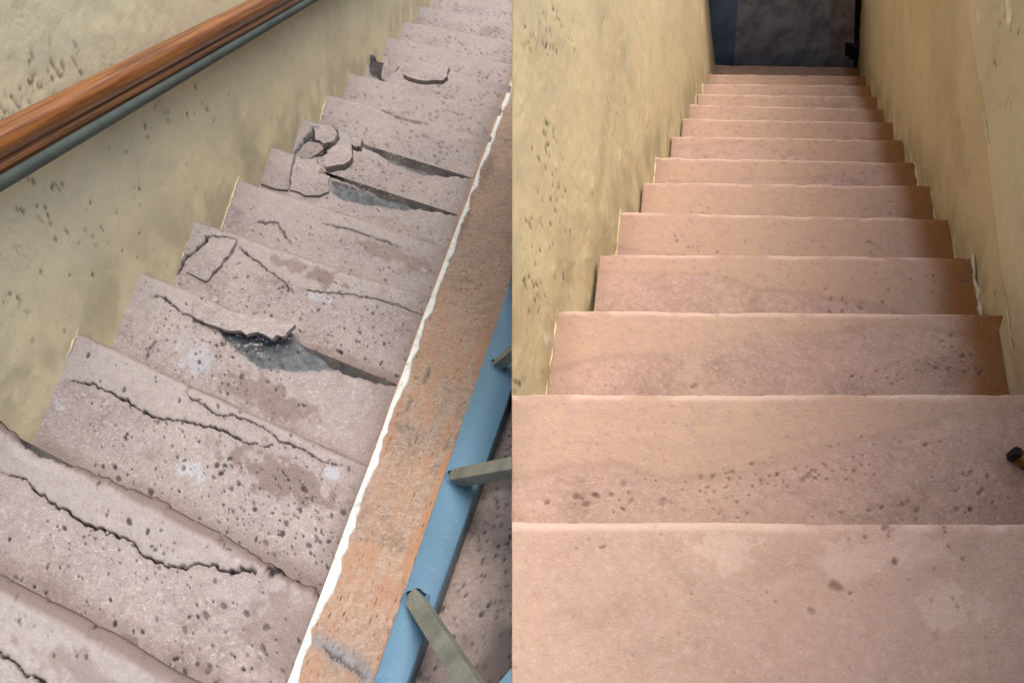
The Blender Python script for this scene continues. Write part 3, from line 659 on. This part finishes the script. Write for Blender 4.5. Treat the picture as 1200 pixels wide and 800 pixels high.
# plaster squeezed out along the treads
for (Q, nn_, sgn) in ((AR, nR1, 1), (BR, -nR1, 1)):
    for i in range(2, 12):
        if Q is AR and i in (3, 5, 7, 8): continue
        a = Q[i]; run = abs((AR[i][1]-AR[i-1][1])/ER[1]); rr = np.random.default_rng(i+90); V = []; n = 14
        for k in range(n):
            d = (run-.02)*k/(n-1); c0 = a-ER*d+Z*.001; h_ = max(.007+rr.normal(0, .007), .001); g_ = max(.003+rr.normal(0, .003), .0008)
            V += [c0-nn_*.004, c0+nn_*g_, c0+nn_*g_*.4+Z*h_, c0-nn_*.004+Z*h_]
        Fc = [(k*4+q, k*4+(q+1) % 4, k*4+4+(q+1) % 4, k*4+4+q) for k in range(n-1) for q in range(4)]
        mesh('plaster_fillet', V, Fc, M['plaster_after'] if Q is AR else M['plaster_after_shaded'], wl1 if Q is AR else wr1, None, 1)

# ------------------------------------------------------------------ door at the foot
Yd = max(AR[-1][1], BR[-1][1])+.10; Nd = np.array([0, -1., 0]); Pd = np.array([0, Yd, 0])
def dp(x, y): return onplane(x, y, Pd, Nd)
door = thing('door', 'scuffed dark grey door with a blue left stile at the foot of the pink stairs', 'door', dp(915, 90))
bot, topy = dp(915, 110)[2], dp(915, -90)[2]
def panel(name, x0, x1, y0, y1, mat, thick, proud, par):
    o = dp(x0, y0)-np.array([0, proud, 0])
    return box(name, o, (dp(x1, y0)-dp(x0, y0)), np.array([0, thick, 0]), dp(x0, y1)-dp(x0, y0), mat, par, 1, 1, .004)
panel('door_leaf', 858, 972, 112, -90, M['door_grey'], .04, 0, door)
panel('left_stile', 800, 857.4, 112, -90, M['door_blue'], .046, .006, door)
panel('right_stile', 972.6, 999, 112, -90, M['door_brown'], .045, .004, door)
panel('door_jamb', 999.5, 1070, 112, -90, M['iron'], .08, -.02, door)
hz = dp(997, 64)[2]; hz2 = dp(997, 50)[2]
hb = panel('hinge', 990, 999, 64, 50, M['iron'], .03, .025, door)
V = []; c = dp(1001, 57); n = 12
for z_ in (hz-.02, hz2+.03):
    for k in range(n): V.append([c[0]+.022*math.cos(k*math.tau/n), Yd-.02+.022*math.sin(k*math.tau/n), z_])
mesh('hinge_knuckle', V, [(k, (k+1) % n, n+(k+1) % n, n+k) for k in range(n)]+[tuple(range(n))[::-1], tuple(range(n, 2*n))], M['iron'], hb)

# bracket stub at the right wall
bz = AR[1][2]+.004; brk = thing('metal_bracket', 'small rusty amber bracket stub on the second pink tread at the right wall', 'bracket', onz(1192, 545, bz))
P = [onz(x, y, bz+.022) for x, y in [(1190,526),(1193,523),(1198,525),(1215,540),(1215,552),(1192,535)]]
prism('bracket_plate', P, .022, M['brass'], brk, 1, Z, 0, 2, .12)
P = [onz(x, y, bz+.034) for x, y in [(1188,525),(1192,521),(1198,525),(1200,532),(1195,535),(1189,531)]]
prism('bracket_bolt', P, .03, M['iron'], brk, 1, Z, .0006, 3, .2)

# ------------------------------------------------------------------ thin partition between the two stairwells, and the ground
zb = min(AL[-1][2], AR[-1][2])-.9
def xz(y_img, d): r = ray(600, y_img); r = r/(r@F); return r*d
def dep_on(y, P, N): return (onplane(600, y, P, N))
top_pts = []
for y in range(860, -40, -30):
    l = dep_on(y, PLn if y > 458 else PK, Nk)
    if y > 461: 
        k = 1 if y <= 612 else 0; rr_ = onz(600, y, AR[k][2])
    else: rr_ = dep_on(y, AR[4], nR1)
    q = l if np.linalg.norm(l) < np.linalg.norm(rr_) else rr_
    top_pts.append(q-np.array([0, 0, .006]))
top_pts = [p for p in top_pts if p[2] < -.3]
V = []; 
for p in top_pts:
    for x in (-.0004, .0004): V += [(x, p[1], p[2]), (x, p[1], zb)]
n = len(top_pts); Fc = []
for k in range(n-1):
    a, b = k*4, k*4+4
    Fc += [(a, b, b+1, a+1), (a+2, a+3, b+3, b+2), (a, a+2, b+2, b)]
Fc += [(0, 1, 3, 2), (n*4-4, n*4-2, n*4-1, n*4-3)]
pt = mesh('partition_board', V, Fc, M['partition'], None, None, 0, False); tag(pt, 'thin grey board standing upright between the grey stairs and the pink stairs', 'partition')

V = [(-60, -60, zb-.02), (60, -60, zb-.02), (60, 60, zb-.02), (-60, 60, zb-.02)]
g = mesh('ground', V, [(0, 1, 2, 3)], M['ground'], None, None, 0, False); g['kind'] = 'structure'
